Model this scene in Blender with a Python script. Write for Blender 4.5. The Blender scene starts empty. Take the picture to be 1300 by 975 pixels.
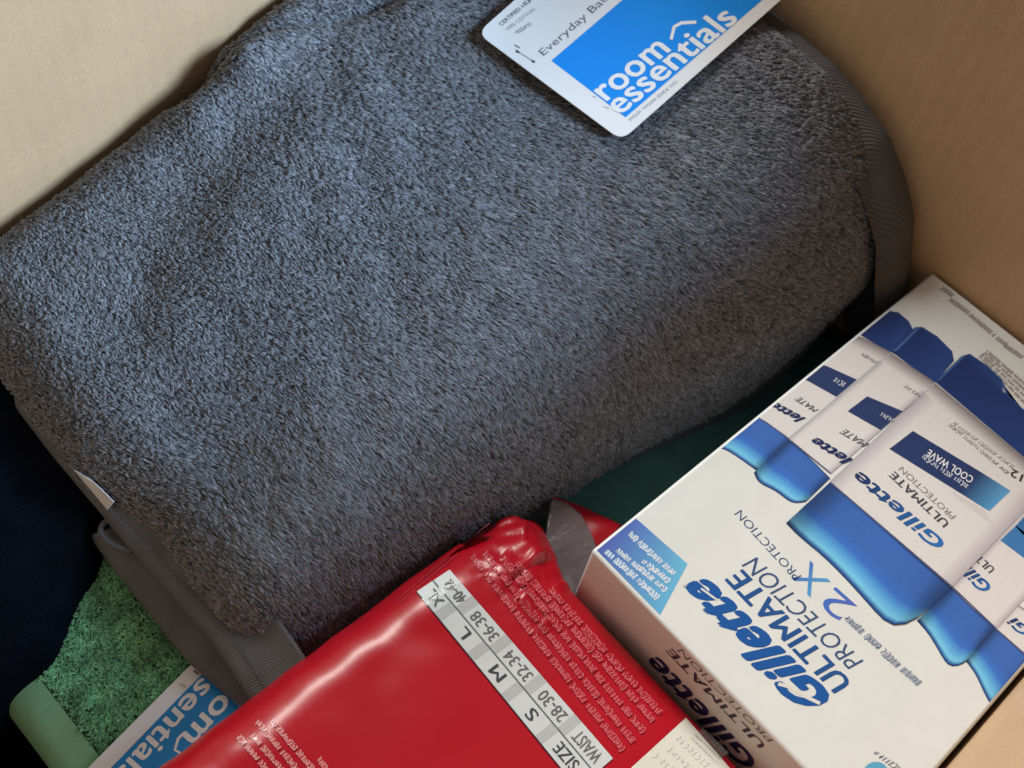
import bpy, math, random
import numpy as np
from mathutils import Matrix, Vector
from mathutils.bvhtree import BVHTree

rng = np.random.default_rng(7)
random.seed(7)
scene = bpy.context.scene
COL = scene.collection

# ------------------------------------------------------------------ camera
CAM = np.array([-0.44847, -0.09570, 0.42])
AX = np.array([[0.73712236, -0.50808455, 0.44553419],      # world X in (right, down, forward)
               [-0.66572739, -0.65917727, 0.34970325],     # world Y
               [0.11600719, -0.5543784, -0.82414011]])     # world Z
cam_d = bpy.data.cameras.new('camera')
cam = bpy.data.objects.new('camera', cam_d)
COL.objects.link(cam)
right, up, back = AX[:, 0], -AX[:, 1], -AX[:, 2]
M = Matrix(((right[0], up[0], back[0], CAM[0]), (right[1], up[1], back[1], CAM[1]),
            (right[2], up[2], back[2], CAM[2]), (0, 0, 0, 1)))
cam.matrix_world = M
FPX = 1421.0
cam_d.sensor_width = 36
cam_d.lens = FPX / 1300 * 36
cam_d.clip_start = 0.01
cam_d.clip_end = 50
cam_d.dof.use_dof = True
cam_d.dof.focus_distance = 0.47
cam_d.dof.aperture_fstop = 12
scene.camera = cam

# ------------------------------------------------------------------ world, lamps, exposure
w = bpy.data.worlds.new('World')
scene.world = w
w.use_nodes = True
w.node_tree.nodes['Background'].inputs[0].default_value = (1.0, 0.93, 0.86, 1)
w.node_tree.nodes['Background'].inputs[1].default_value = 0.13


def area(name, loc, target, size, power, col):
    l = bpy.data.lights.new(name, 'AREA')
    l.shape = 'RECTANGLE'
    l.size, l.size_y = size
    l.energy = power
    l.color = col
    o = bpy.data.objects.new(name, l)
    COL.objects.link(o)
    o.location = loc
    o.rotation_euler = (Vector(target) - Vector(loc)).to_track_quat('-Z', 'Y').to_euler()
    return o


area('window_light', (0.66, -1.16, 0.99), (-.25, .15, 0), (0.9, 0.5), 84, (0.54, 0.775, 1.0))
area('room_light', (0.10, 1.25, 1.05), (-.25, -.05, 0), (0.8, 0.5), 38, (1.0, 0.97, 0.91))
scene.view_settings.view_transform = 'Standard'
scene.view_settings.look = 'None'
scene.view_settings.exposure = 0.08
scene.view_settings.gamma = 1.0
scene.render.engine = 'CYCLES'
scene.cycles.max_bounces = 8
scene.cycles.use_denoising = True


# ------------------------------------------------------------------ helpers
def lin(r, g, b):
    def f(c):
        c /= 255.0
        return c / 12.92 if c <= .04045 else ((c + .055) / 1.055) ** 2.4
    return (f(r), f(g), f(b))


def material(name, col=(.5, .5, .5), rough=.6, **kw):
    m = bpy.data.materials.new(name)
    m.use_nodes = True
    b = m.node_tree.nodes['Principled BSDF']
    b.inputs['Base Color'].default_value = (*col, 1)
    b.inputs['Roughness'].default_value = rough
    for k, v in kw.items():
        b.inputs[k].default_value = v
    return m


def N(m, t, **kw):
    n = m.node_tree.nodes.new(t)
    for k, v in kw.items():
        if k in n.inputs.keys():
            n.inputs[k].default_value = v
        else:
            setattr(n, k, v)
    return n


def L(m, a, b):
    m.node_tree.links.new(a, b)


def bsdf(m):
    return m.node_tree.nodes['Principled BSDF']


def mottle(m, c1, c2, scale=40, detail=4, lo=.35, hi=.65, coord='Object'):
    tc = N(m, 'ShaderNodeTexCoord')
    n = N(m, 'ShaderNodeTexNoise', Scale=scale, Detail=detail)
    r = N(m, 'ShaderNodeValToRGB')
    r.color_ramp.elements[0].position = lo
    r.color_ramp.elements[0].color = (*c1, 1)
    r.color_ramp.elements[1].position = hi
    r.color_ramp.elements[1].color = (*c2, 1)
    L(m, tc.outputs[coord], n.inputs['Vector'])
    L(m, n.outputs['Fac'], r.inputs['Fac'])
    L(m, r.outputs['Color'], bsdf(m).inputs['Base Color'])
    return tc, n, r


def bump(m, tc, scale, strength, dist=.001, stretch=None, prev=None, detail=4):
    n = N(m, 'ShaderNodeTexNoise', Scale=scale, Detail=detail)
    src = tc.outputs['Object']
    if stretch:
        mp = N(m, 'ShaderNodeMapping')
        mp.inputs['Scale'].default_value = stretch
        L(m, src, mp.inputs['Vector'])
        src = mp.outputs['Vector']
    L(m, src, n.inputs['Vector'])
    b = N(m, 'ShaderNodeBump', Strength=strength, Distance=dist)
    L(m, n.outputs['Fac'], b.inputs['Height'])
    if prev:
        L(m, prev.outputs['Normal'], b.inputs['Normal'])
    L(m, b.outputs['Normal'], bsdf(m).inputs['Normal'])
    return b


def mesh_object(name, verts, faces, mat, parent=None, smooth=True, colors=None):
    """faces: (n,k) array or list of tuples"""
    me = bpy.data.meshes.new(name)
    verts = np.asarray(verts, dtype=np.float32)
    if isinstance(faces, np.ndarray):
        nf, k = faces.shape
        me.vertices.add(len(verts))
        me.vertices.foreach_set('co', verts.ravel())
        me.loops.add(nf * k)
        me.loops.foreach_set('vertex_index', faces.astype(np.int32).ravel())
        me.polygons.add(nf)
        me.polygons.foreach_set('loop_start', np.arange(0, nf * k, k, dtype=np.int32))
        me.update(calc_edges=True)
    else:
        me.from_pydata([tuple(v) for v in verts], [], faces)
        me.update()
    if smooth:
        me.polygons.foreach_set('use_smooth', np.ones(len(me.polygons), dtype=bool))
    if colors is not None:
        a = me.color_attributes.new('Col', 'FLOAT_COLOR', 'POINT')
        c = np.ones((len(verts), 4), dtype=np.float32)
        c[:, :3] = colors
        a.data.foreach_set('color', c.ravel())
    if mat is not None:
        me.materials.append(mat)
    o = bpy.data.objects.new(name, me)
    COL.objects.link(o)
    if parent is not None:
        o.parent = parent
        o.matrix_parent_inverse = Matrix.Translation(-Vector(parent.location))
    return o


def thing(name, label, cat, loc=(0, 0, 0)):
    o = bpy.data.objects.new(name, None)
    o.location = loc
    o.empty_display_size = .02
    COL.objects.link(o)
    o['label'] = label
    o['category'] = cat
    return o


def grid_faces(nu, nv):
    i = np.arange(nu - 1)[:, None] * nv + np.arange(nv - 1)[None, :]
    return np.stack([i, i + 1, i + nv + 1, i + nv], -1).reshape(-1, 4)


def snoise(x, y, freq, seed, n=10):
    r = np.random.default_rng(seed)
    out = np.zeros_like(x)
    for _ in range(n):
        th = r.uniform(0, 2 * np.pi)
        f = freq * r.uniform(.5, 1.6)
        out = out + np.sin((x * np.cos(th) + y * np.sin(th)) * f * 2 * np.pi + r.uniform(0, 6.28))
    return out / math.sqrt(n / 2)


def smooth01(t):
    t = np.clip(t, 0, 1)
    return t * t * (3 - 2 * t)


def rays(px):
    px = np.atleast_2d(np.asarray(px, dtype=float))
    c = np.stack([px[:, 0] - 650, px[:, 1] - 487.5, np.full(len(px), FPX)], -1)
    d = c @ AX.T
    return d / np.linalg.norm(d, axis=1)[:, None]


def on_plane(px, p0, n, off=0.0):
    """photo points -> points on the plane through p0 with normal n, raised by off"""
    n = np.asarray(n, float)
    n = n / np.linalg.norm(n)
    d = rays(px)
    t = ((np.asarray(p0, float) - CAM) @ n + off) / (d @ n)
    return CAM + d * t[:, None]


def on_z(px, z):
    return on_plane(px, (0, 0, z), (0, 0, 1))


def on_mesh(px, bvh, off, fallback_z):
    d = rays(px)
    out = on_z(px, fallback_z)
    off = np.broadcast_to(off, (len(d),))
    for i, v in enumerate(d):
        loc, nor, idx, dist = bvh.ray_cast(Vector(CAM), Vector(v))
        if loc is not None:
            if nor.dot(Vector(v)) > 0:
                nor = -nor
            out[i] = np.array(loc + nor * float(off[i]))
    return out


def bvh_of(verts, faces):
    return BVHTree.FromPolygons([tuple(v) for v in verts], [tuple(int(q) for q in f) for f in faces])


_glyphs = {}


def glyphs(s, bold=0.0, res=3):
    """outline of a word, scaled to 0..1 both ways; bold stacks shifted copies, each a hair higher"""
    key = (s, bold)
    if key not in _glyphs:
        cu = bpy.data.curves.new('t', 'FONT')
        cu.body = s
        cu.resolution_u = res
        cu.fill_mode = 'FRONT'
        cu.space_character = 1.0 + max(0, bold) * 1.2
        o = bpy.data.objects.new('t', cu)
        COL.objects.link(o)
        dg = bpy.context.evaluated_depsgraph_get()
        me = bpy.data.meshes.new_from_object(o.evaluated_get(dg))
        v = np.array([p.co[:] for p in me.vertices])[:, :2]
        f = [tuple(p.vertices) for p in me.polygons]
        bpy.data.objects.remove(o)
        bpy.data.curves.remove(cu)
        bpy.data.meshes.remove(me)
        V, Fc, lay = [v], list(f), [np.zeros(len(v))]
        if bold > 0:
            ring = [(1, 0), (-1, 0), (0, .6), (0, -.6), (.7, .5), (-.7, .5), (.7, -.5), (-.7, -.5)]
            for k, (dx, dy) in enumerate(ring):
                V.append(v + np.array([dx, dy]) * bold)
                Fc += [tuple(i + len(v) * (k + 1) for i in q) for q in f]
                lay.append(np.full(len(v), .09 * (k + 1)))
        v = np.concatenate(V)
        v = v - v.min(0)
        v[:, 0] /= v[:, 0].max()
        v[:, 1] /= v[:, 1].max()
        _glyphs[key] = (v, Fc, np.concatenate(lay))
    return _glyphs[key]


class Print:
    """flat print: collects inked shapes given in photo points, laid on a surface by fn(px, layer)"""
    def __init__(self, fn):
        self.fn, self.v, self.f, self.c, self.n = fn, [], [], [], 0

    def add(self, px, faces, col, lay):
        px = np.asarray(px, float)
        self.v.append(self.fn(px, lay))
        self.f += [tuple(int(i) + self.n for i in q) for q in faces]
        c = np.asarray(col, float)
        self.c.append(np.broadcast_to(c, (len(px), 3)) if c.ndim == 1 else c)
        self.n += len(px)

    def poly(self, px, col, lay=1):
        self.add(px, [tuple(range(len(px)))], col, lay)

    def quad(self, q, cols, lay=1, n=8, m=8):
        """q: 4 corners, cols: one colour or four"""
        q = np.asarray(q, float)
        u, v = np.meshgrid(np.linspace(0, 1, n), np.linspace(0, 1, m), indexing='ij')
        u, v = u.reshape(-1, 1), v.reshape(-1, 1)
        wts = [(1 - u) * (1 - v), u * (1 - v), u * v, (1 - u) * v]
        p = sum(wts[i] * q[i] for i in range(4))
        c = np.asarray(cols, float)
        if c.ndim == 2:
            c = sum(wts[i] * c[i] for i in range(4))
        self.add(p, grid_faces(n, m), c, lay)

    def loft(self, rows, cols, lay=1):
        """rows: polylines with equal point counts, one colour per row"""
        rows = [np.asarray(r, float) for r in rows]
        k = len(rows[0])
        c = np.repeat(np.asarray(cols, float), k, 0)
        self.add(np.concatenate(rows), grid_faces(len(rows), k), c, lay)

    def stroke(self, pts, wd, col, lay=1):
        p = np.asarray(pts, float)
        if len(p) == 2:
            p = p[0] + (p[1] - p[0]) * np.linspace(0, 1, 4)[:, None]
        d = np.gradient(p, axis=0)
        d /= np.linalg.norm(d, axis=1)[:, None] + 1e-9
        nn = np.stack([-d[:, 1], d[:, 0]], -1) * wd / 2
        self.add(np.concatenate([p + nn, p - nn]), grid_faces(2, len(p)), col, lay)

    def text(self, s, start, end, top, col, lay=1, bold=0.0, col2=None):
        v, f, dl = glyphs(s, bold)
        start, end, top = map(np.asarray, (start, end, top))
        lay = lay + dl
        p = start + v[:, :1] * (end - start) + v[:, 1:] * top
        c = np.asarray(col, float)
        if col2 is not None:
            c = c + v[:, :1] * (np.asarray(col2) - c)
        self.add(p, f, c, lay)

    def scribble(self, start, end, top, col, lay=1, words=None, wd=1.2, dens=1.0, seed=0, smear=None):
        """lettering too small and smeared to read: rows of small strokes grouped in words"""
        r = random.Random(seed)
        start, end, top = (np.asarray(a, float) for a in (start, end, top))
        ln = np.linalg.norm(end - start)
        h = np.linalg.norm(top)
        t = 0.0
        left = words or 0
        wl = r.randint(4, 9)
        t0 = 0.0
        while t < 1:
            adv = h * .62 / ln / dens
            base = start + (end - start) * t
            e = (end - start) / ln * h * .45
            k = r.randint(0, 4)
            j_ = lambda a: (r.random() - .5) * a
            if k == 0:
                pts = [base + e * .5, base + top * .9 + e * (.5 + j_(.5))]
            elif k == 1:
                pts = [base + top * .8 + e, base + top * .95 + e * .4, base + top * .5, base + e * .3, base + e]
            elif k == 2:
                pts = [base + e * .1, base + top * .6, base + top * .8 + e * .8, base + e + top * (.4 + j_(.3))]
            elif k == 3:
                pts = [base + e * .2 + top * .7, base + e * .9 + top * .8, base + e * .7 + top * .4, base + e * .2,
                       base + e * 1.0]
            else:
                pts = [base + top * .5 + e * .1, base + top * .55 + e, base + top * .8 + e * .5, base + e * .3 + top * .2,
                       base + e * .9]
            pts = [p + e * j_(.35) + top * j_(.22) for p in pts]
            self.stroke(pts, wd, col, lay)
            t += adv
            wl -= 1
            if wl <= 0 or t >= 1:
                if smear is not None:
                    p0, p1 = start + (end - start) * t0, start + (end - start) * min(t, 1)
                    k1, k2 = r.uniform(.0, .15), r.uniform(.8, .95)
                    self.quad([p0 + top * k1, p1 + top * k1, p1 + top * k2, p0 + top * k2], smear, lay - .5, n=14, m=3)
                t += adv * .7
                t0 = t
                wl = r.randint(3, 9)

    def build(self, name, mat, parent):
        return mesh_object(name, np.concatenate(self.v), self.f, mat, parent, smooth=False,
                           colors=np.concatenate(self.c))


def ink_material(name, rough=.4, spec=.4, coat=0.0):
    m = material(name, rough=rough)
    bsdf(m).inputs['Specular IOR Level'].default_value = spec
    bsdf(m).inputs['Coat Weight'].default_value = coat
    a = N(m, 'ShaderNodeVertexColor')
    a.layer_name = 'Col'
    tc = N(m, 'ShaderNodeTexCoord')
    n = N(m, 'ShaderNodeTexNoise', Scale=700, Detail=3)
    L(m, tc.outputs['Object'], n.inputs['Vector'])
    mr = N(m, 'ShaderNodeMapRange')
    mr.inputs['To Min'].default_value = .9
    mr.inputs['To Max'].default_value = 1.08
    L(m, n.outputs['Fac'], mr.inputs['Value'])
    mx = N(m, 'ShaderNodeVectorMath', operation='SCALE')
    L(m, a.outputs['Color'], mx.inputs[0])
    L(m, mr.outputs['Result'], mx.inputs['Scale'])
    L(m, mx.outputs['Vector'], bsdf(m).inputs['Base Color'])
    return m


def rounded_box(name, lo, hi, r, mat, parent, seg=3):
    import bmesh
    bm = bmesh.new()
    bmesh.ops.create_cube(bm, size=1)
    lo, hi = np.array(lo), np.array(hi)
    for v in bm.verts:
        v.co = Vector((lo + hi) / 2 + np.array(v.co) * (hi - lo))
    if r > 0:
        bmesh.ops.bevel(bm, geom=bm.edges[:], offset=r, segments=seg, affect='EDGES', profile=.5)
    me = bpy.data.meshes.new(name)
    bm.to_mesh(me)
    bm.free()
    me.materials.append(mat)
    for p in me.polygons:
        p.use_smooth = max(abs(c) for c in p.normal) < .999
    o = bpy.data.objects.new(name, me)
    COL.objects.link(o)
    o.parent = parent
    if parent is not None:
        o.matrix_parent_inverse = Matrix.Translation(-Vector(parent.location))
    return o


# ------------------------------------------------------------------ table and cardboard box
ZF = -.165
m_table = material('table_top', (.2, .15, .11), .5)
tc, _, _ = mottle(m_table, (.12, .08, .05), (.24, .16, .1), 8)
t = mesh_object('table_surface', [(-3, -3, ZF - .008), (3, -3, ZF - .008), (3, 3, ZF - .008), (-3, 3, ZF - .008)],
                [(0, 1, 2, 3)], m_table, smooth=False)
t['kind'] = 'structure'

m_kraft = material('kraft_cardboard', (.42, .29, .17), .75)
tc, nz, rp = mottle(m_kraft, (.465, .310, .183), (.50, .335, .20), 30, 6)
nb = N(m_kraft, 'ShaderNodeTexNoise', Scale=850, Detail=5)
mp = N(m_kraft, 'ShaderNodeMapping')
mp.inputs['Scale'].default_value = (1, 1, .5)
L(m_kraft, tc.outputs['Object'], mp.inputs['Vector'])
L(m_kraft, mp.outputs['Vector'], nb.inputs['Vector'])
mr = N(m_kraft, 'ShaderNodeMapRange')
mr.inputs['From Min'].default_value = .3
mr.inputs['From Max'].default_value = .7
mr.inputs['To Min'].default_value = .92
mr.inputs['To Max'].default_value = 1.06
L(m_kraft, nb.outputs['Fac'], mr.inputs['Value'])
sc = N(m_kraft, 'ShaderNodeVectorMath', operation='SCALE')
L(m_kraft, rp.outputs['Color'], sc.inputs[0])
L(m_kraft, mr.outputs['Result'], sc.inputs['Scale'])
fl = N(m_kraft, 'ShaderNodeTexNoise', Scale=950, Detail=2)
mpf = N(m_kraft, 'ShaderNodeMapping')
mpf.inputs['Scale'].default_value = (.45, .45, 1)
L(m_kraft, tc.outputs['Object'], mpf.inputs['Vector'])
L(m_kraft, mpf.outputs['Vector'], fl.inputs['Vector'])
fr_ = N(m_kraft, 'ShaderNodeMapRange')
fr_.inputs['From Min'].default_value = .66
fr_.inputs['From Max'].default_value = .74
fr_.inputs['To Min'].default_value = 1.0
fr_.inputs['To Max'].default_value = .82
L(m_kraft, fl.outputs['Fac'], fr_.inputs['Value'])
sc2 = N(m_kraft, 'ShaderNodeVectorMath', operation='SCALE')
L(m_kraft, sc.outputs['Vector'], sc2.inputs[0])
L(m_kraft, fr_.outputs['Result'], sc2.inputs['Scale'])
L(m_kraft, sc2.outputs['Vector'], bsdf(m_kraft).inputs['Base Color'])
b1 = bump(m_kraft, tc, 9, .15, .003)
b2 = bump(m_kraft, tc, 600, .22, .0003, prev=b1)
fw = N(m_kraft, 'ShaderNodeTexWave', Scale=42, Distortion=.4, Detail=1)
fw.bands_direction = 'DIAGONAL'
mp3 = N(m_kraft, 'ShaderNodeMapping')
mp3.inputs['Scale'].default_value = (1.7, 1.7, 0)
L(m_kraft, tc.outputs['Object'], mp3.inputs['Vector'])
L(m_kraft, mp3.outputs['Vector'], fw.inputs['Vector'])
b3 = N(m_kraft, 'ShaderNodeBump', Strength=.06, Distance=.0012)
L(m_kraft, fw.outputs['Fac'], b3.inputs['Height'])
L(m_kraft, b2.outputs['Normal'], b3.inputs['Normal'])
L(m_kraft, b3.outputs['Normal'], bsdf(m_kraft).inputs['Normal'])

box = thing('cardboard_box', 'open brown corrugated cardboard box holding the towels and packages', 'box',
            (-.3, .07, ZF))
X0, X1, Y0, Y1, ZT, TH = -.60, .0025, -.1545, .3, .205, .005


def panel(name, fn, nu, nv):
    """a slightly bowed board: fn(u, v) -> inner point and outward unit"""
    u, v = np.meshgrid(np.linspace(0, 1, nu), np.linspace(0, 1, nv), indexing='ij')
    P, O = fn(u.ravel(), v.ravel())
    V = np.concatenate([P, P + O * TH])
    k = nu * nv
    g = grid_faces(nu, nv)
    F = [tuple(q) for q in g] + [tuple(q[::-1] + k) for q in g]
    ring = [i * nv for i in range(nu)] + [(nu - 1) * nv + j for j in range(1, nv)] + \
           [i * nv + nv - 1 for i in range(nu - 2, -1, -1)] + [j for j in range(nv - 2, 0, -1)]
    for a, b in zip(ring, ring[1:] + ring[:1]):
        F.append((a, a + k, b + k, b))
    return mesh_object(name, V, F, m_kraft, box, smooth=False)


def side(p, q, out, bow=.003):
    p, q, out = map(np.array, (p, q, out))

    def fn(u, v):
        P = p[None] + (q - p)[None] * u[:, None]
        P = P + out[None] * (bow * np.sin(np.pi * u) * (v ** 1.3))[:, None]
        P[:, 2] = ZF + (ZT - ZF) * v
        return P, np.repeat(out[None], len(u), 0)
    return fn


panel('side_panel', side((X1, Y0 - TH, 0.), (X1, Y1 + TH, 0.), (1., 0, 0), .0), 20, 12)
panel('side_panel', side((X0, Y1 + TH, 0.), (X0, Y0 - TH, 0.), (-1., 0, 0)), 20, 12)
panel('side_panel', side((X1, Y1, 0.), (X0, Y1, 0.), (0., 1, 0), .0), 20, 12)
panel('side_panel', side((X0, Y0, 0.), (X1, Y0, 0.), (0., -1, 0), .0), 20, 12)
rounded_box('bottom_panel', (X0 - TH, Y0 - TH, ZF - .0055), (X1 + TH, Y1 + TH, ZF - .0005), 0, m_kraft, box)


def flap(p, q, out, ln, droop):
    p, q, out = map(np.array, (p, q, out))
    d = out * math.cos(droop) + np.array([0, 0, -math.sin(droop)])
    nrm = out * math.sin(droop) + np.array([0, 0, math.cos(droop)])

    def fn(u, v):
        P = p[None] + (q - p)[None] * u[:, None] + d[None] * (v * ln)[:, None]
        P = P + out[None] * (TH + .002)
        P[:, 2] += ZT + .001
        return P, np.repeat(-nrm[None], len(u), 0)
    return fn


g = .003
panel('flap', flap((X1, Y0 + g, 0.), (X1, Y1 - g, 0.), (1., 0, 0), .2, 1.0), 8, 8)
panel('flap', flap((X0, Y1 - g, 0.), (X0, Y0 + g, 0.), (-1., 0, 0), .2, .9), 8, 8)
panel('flap', flap((X1 - g, Y1, 0.), (X0 + g, Y1, 0.), (0., 1, 0), .2, 1.1), 8, 8)
panel('flap', flap((X0 + g, Y0, 0.), (X1 - g, Y0, 0.), (0., -1, 0), .2, .95), 8, 8)


# ------------------------------------------------------------------ soft slabs (towels, pack)
def edge(a, lo, hi, rl, rh):
    pos, drop = a.copy(), np.zeros_like(a)
    o = a - (hi - rh)
    th = np.clip(o / rh, 0, np.pi / 2)
    m = o > 0
    pos = np.where(m, hi - rh + rh * np.sin(th), pos)
    drop = np.where(m, rh * (1 - np.cos(th)) + np.maximum(0, o - rh * np.pi / 2), drop)
    o = (lo + rl) - a
    th = np.clip(o / rl, 0, np.pi / 2)
    m = o > 0
    pos = np.where(m, lo + rl - rl * np.sin(th), pos)
    drop = np.where(m, rl * (1 - np.cos(th)) + np.maximum(0, o - rl * np.pi / 2), drop)
    return pos, drop


def corner(x, y, lo, hi, lo2, hi2, rc):
    for sx in (-1, 1):
        for sy in (-1, 1):
            cx = hi - rc if sx > 0 else lo + rc
            cy = hi2 - rc if sy > 0 else lo2 + rc
            dx, dy = np.maximum(0, (x - cx) * sx), np.maximum(0, (y - cy) * sy)
            m = (dx > 0) & (dy > 0)
            f = np.where(m, np.maximum(dx, dy) / np.maximum(1e-9, np.hypot(dx, dy)), 1)
            x = np.where(m, cx + sx * dx * f, x)
            y = np.where(m, cy + sy * dy * f, y)
    return x, y


def polydist(x, y, pl):
    best = np.full(x.shape, 9.)
    for (ax, ay), (bx, by) in zip(pl[:-1], pl[1:]):
        dx, dy = bx - ax, by - ay
        t = np.clip(((x - ax) * dx + (y - ay) * dy) / (dx * dx + dy * dy), 0, 1)
        best = np.minimum(best, np.hypot(x - ax - t * dx, y - ay - t * dy))
    return best


def top_plane(x, y):
    z = .028 + .25 * (x + .2) + (.30 + .45 * np.minimum(x, 0)) * (y - .15)
    swell = np.interp(y, [0, .013, .023, .037, .054, .073, .093, .117, .141, .17],
                      [-.035, -.023, -.006, .006, .015, .017, .017, .012, .006, 0])
    return z + swell * smooth01((x + .17) / .15)


def world_line(pts, z=.03):
    return [tuple(p[:2]) for p in on_z(pts, z)]


CREASE = world_line([(225, 95), (262, 74), (330, 55), (420, 40), (520, 22)], .05)
VALLEY = world_line([(150, 330), (215, 235), (300, 170), (400, 105), (500, 62), (600, 30)], .035)
VALLEY2 = world_line([(560, 560), (700, 430), (900, 350), (1010, 300)], .03)


def towel_surface(a, b):
    x, dx = edge(a, -.390, -.012, .028, .016)
    y, dy = edge(b, .020, .297, .07, .028)
    dy = dy * (1 - .55 * smooth01((x + .13) / .10))
    x, y = corner(x, y, -.390, -.012, .022, .297, .022)
    z = top_plane(x, y) - dx - dy
    z = z + .0008 * snoise(x, y, 9, 3) + .0003 * snoise(x, y, 28, 4)
    z = z - .007 * np.exp(-(polydist(x, y, CREASE) / .005) ** 2)
    z = z + .011 * smooth01((x + .245) / .02) * smooth01((-.06 - x) / .10) * smooth01((y - .262) / .02)
    z = z + .004 * np.exp(-(polydist(x, y + .014, CREASE) / .012) ** 2)
    z = z - .0030 * np.exp(-(polydist(x, y, VALLEY) / .020) ** 2)
    z = z + .0015 * np.exp(-(polydist(x, y + .03, VALLEY) / .02) ** 2)
    z = z - .003 * np.exp(-(polydist(x, y, VALLEY2) / .03) ** 2)
    lm = smooth01((-.30 - x) / .06)
    y = y + .026 * smooth01((.13 - y) / .11) * smooth01((-.06 - x) / .15)
    x = x + (.012 * smooth01((.19 - y) / .06) + .003 * smooth01((.10 - y) / .07)) * lm + np.clip(dx - .028, 0, .02) * .9 * (x < -.2)
    return np.stack([x, y, z], -1)


def frame_of(fn, a, b, e=4e-4):
    P = fn(a, b)
    Ta = fn(a + e, b) - fn(a - e, b)
    Tb = fn(a, b + e) - fn(a, b - e)
    Ta /= np.linalg.norm(Ta, axis=1)[:, None] + 1e-12
    Tb /= np.linalg.norm(Tb, axis=1)[:, None] + 1e-12
    n = np.cross(Ta, Tb)
    n /= np.linalg.norm(n, axis=1)[:, None] + 1e-12
    return P, Ta, Tb, n


def slab_mesh(fn, arange, brange, nu, nv):
    a, b = np.meshgrid(np.linspace(*arange, nu), np.linspace(*brange, nv), indexing='ij')
    V = fn(a.ravel(), b.ravel())
    return V, grid_faces(nu, nv)


def tufts(P, n, d, length, width, lift, tone):
    """terry loops: each a small ridged petal leaning along d. returns verts, tris, tone per vert"""
    k = len(P)
    s = np.cross(n, d)
    s /= np.linalg.norm(s, axis=1)[:, None] + 1e-9
    l_, w_, h_ = length[:, None], width[:, None], lift[:, None]
    base = P - n * .0003
    bl, br = base - s * w_ * .35, base + s * w_ * .35
    mid = base + d * l_ * .45 + n * h_ * 1.0
    ml, mr_ = mid - s * w_ * .5 - n * h_ * .28, mid + s * w_ * .5 - n * h_ * .28
    mc = mid + n * h_ * .22
    tip = base + d * l_ + n * h_ * .55
    V = np.stack([bl, br, ml, mc, mr_, tip], 1).reshape(-1, 3)
    i = np.arange(k)[:, None] * 6
    F = np.concatenate([i + np.array([[0, 3, 2]]), i + np.array([[0, 1, 3]]), i + np.array([[1, 4, 3]]),
                        i + np.array([[2, 3, 5]]), i + np.array([[3, 4, 5]])])
    root_shade = np.array([.35, .35, .8, 1.0, .8, 1.1])  # root-to-tip shading: shade deep in the pile put into vertex colour
    C = (tone[:, None] * root_shade[None]).reshape(-1)
    return V, F, np.repeat(C[:, None], 3, 1)


def pile_material(name, col, rough=.9, sheen=.25):
    m = material(name, col, rough)
    bsdf(m).inputs['Sheen Weight'].default_value = sheen
    bsdf(m).inputs['Sheen Roughness'].default_value = .4
    bsdf(m).inputs['Specular IOR Level'].default_value = .2
    a = N(m, 'ShaderNodeVertexColor')
    a.layer_name = 'Col'
    mx = N(m, 'ShaderNodeMix', data_type='RGBA', blend_type='MULTIPLY')
    mx.inputs[0].default_value = 1
    mx.inputs[6].default_value = (*col, 1)
    L(m, a.outputs['Color'], mx.inputs[7])
    L(m, mx.outputs[2], bsdf(m).inputs['Base Color'])
    return m


def weave_material(name, c1, c2, scale, rot=0.0, strength=.6, dist=.0006):
    m = material(name, c1, .85)
    tc, _, _ = mottle(m, c1, c2, 60, 5)
    mp = N(m, 'ShaderNodeMapping')
    mp.inputs['Rotation'].default_value = (0, 0, rot)
    L(m, tc.outputs['Object'], mp.inputs['Vector'])
    wv = N(m, 'ShaderNodeTexWave', Scale=scale, Distortion=.6, Detail=1)
    wv.bands_direction = 'Y'
    L(m, mp.outputs['Vector'], wv.inputs['Vector'])
    b = N(m, 'ShaderNodeBump', Strength=strength, Distance=dist)
    L(m, wv.outputs['Fac'], b.inputs['Height'])
    b2 = N(m, 'ShaderNodeBump', Strength=.5, Distance=.0004)
    nn = N(m, 'ShaderNodeTexNoise', Scale=900, Detail=3)
    L(m, tc.outputs['Object'], nn.inputs['Vector'])
    L(m, nn.outputs['Fac'], b2.inputs['Height'])
    L(m, b.outputs['Normal'], b2.inputs['Normal'])
    L(m, b2.outputs['Normal'], bsdf(m).inputs['Normal'])
    return m


def prism(name, px_outline, p0, nrm, thick, mat, parent):
    top = on_plane(px_outline, p0, nrm, 0)
    nn = np.asarray(nrm) / np.linalg.norm(nrm)
    k = len(top)
    V = np.concatenate([top, top - nn * thick])
    F = [tuple(range(k)), tuple(range(2 * k - 1, k - 1, -1))] + \
        [(i, i + k, (i + 1) % k + k, (i + 1) % k) for i in range(k)]
    return mesh_object(name, V, F, mat, parent, smooth=False)


def round_corners(q, rad, seg=8):
    q = [np.array(p, float) for p in q]
    out = []
    for i, p in enumerate(q):
        r = rad[i]
        if r <= 0:
            out.append(p)
            continue
        a = q[i - 1] - p
        b = q[(i + 1) % len(q)] - p
        a, b = a / np.linalg.norm(a) * r, b / np.linalg.norm(b) * r
        for t in np.linspace(0, 1, seg):
            out.append(p + a * (1 - t) ** 2 + b * t ** 2)
    return np.array(out)


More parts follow.
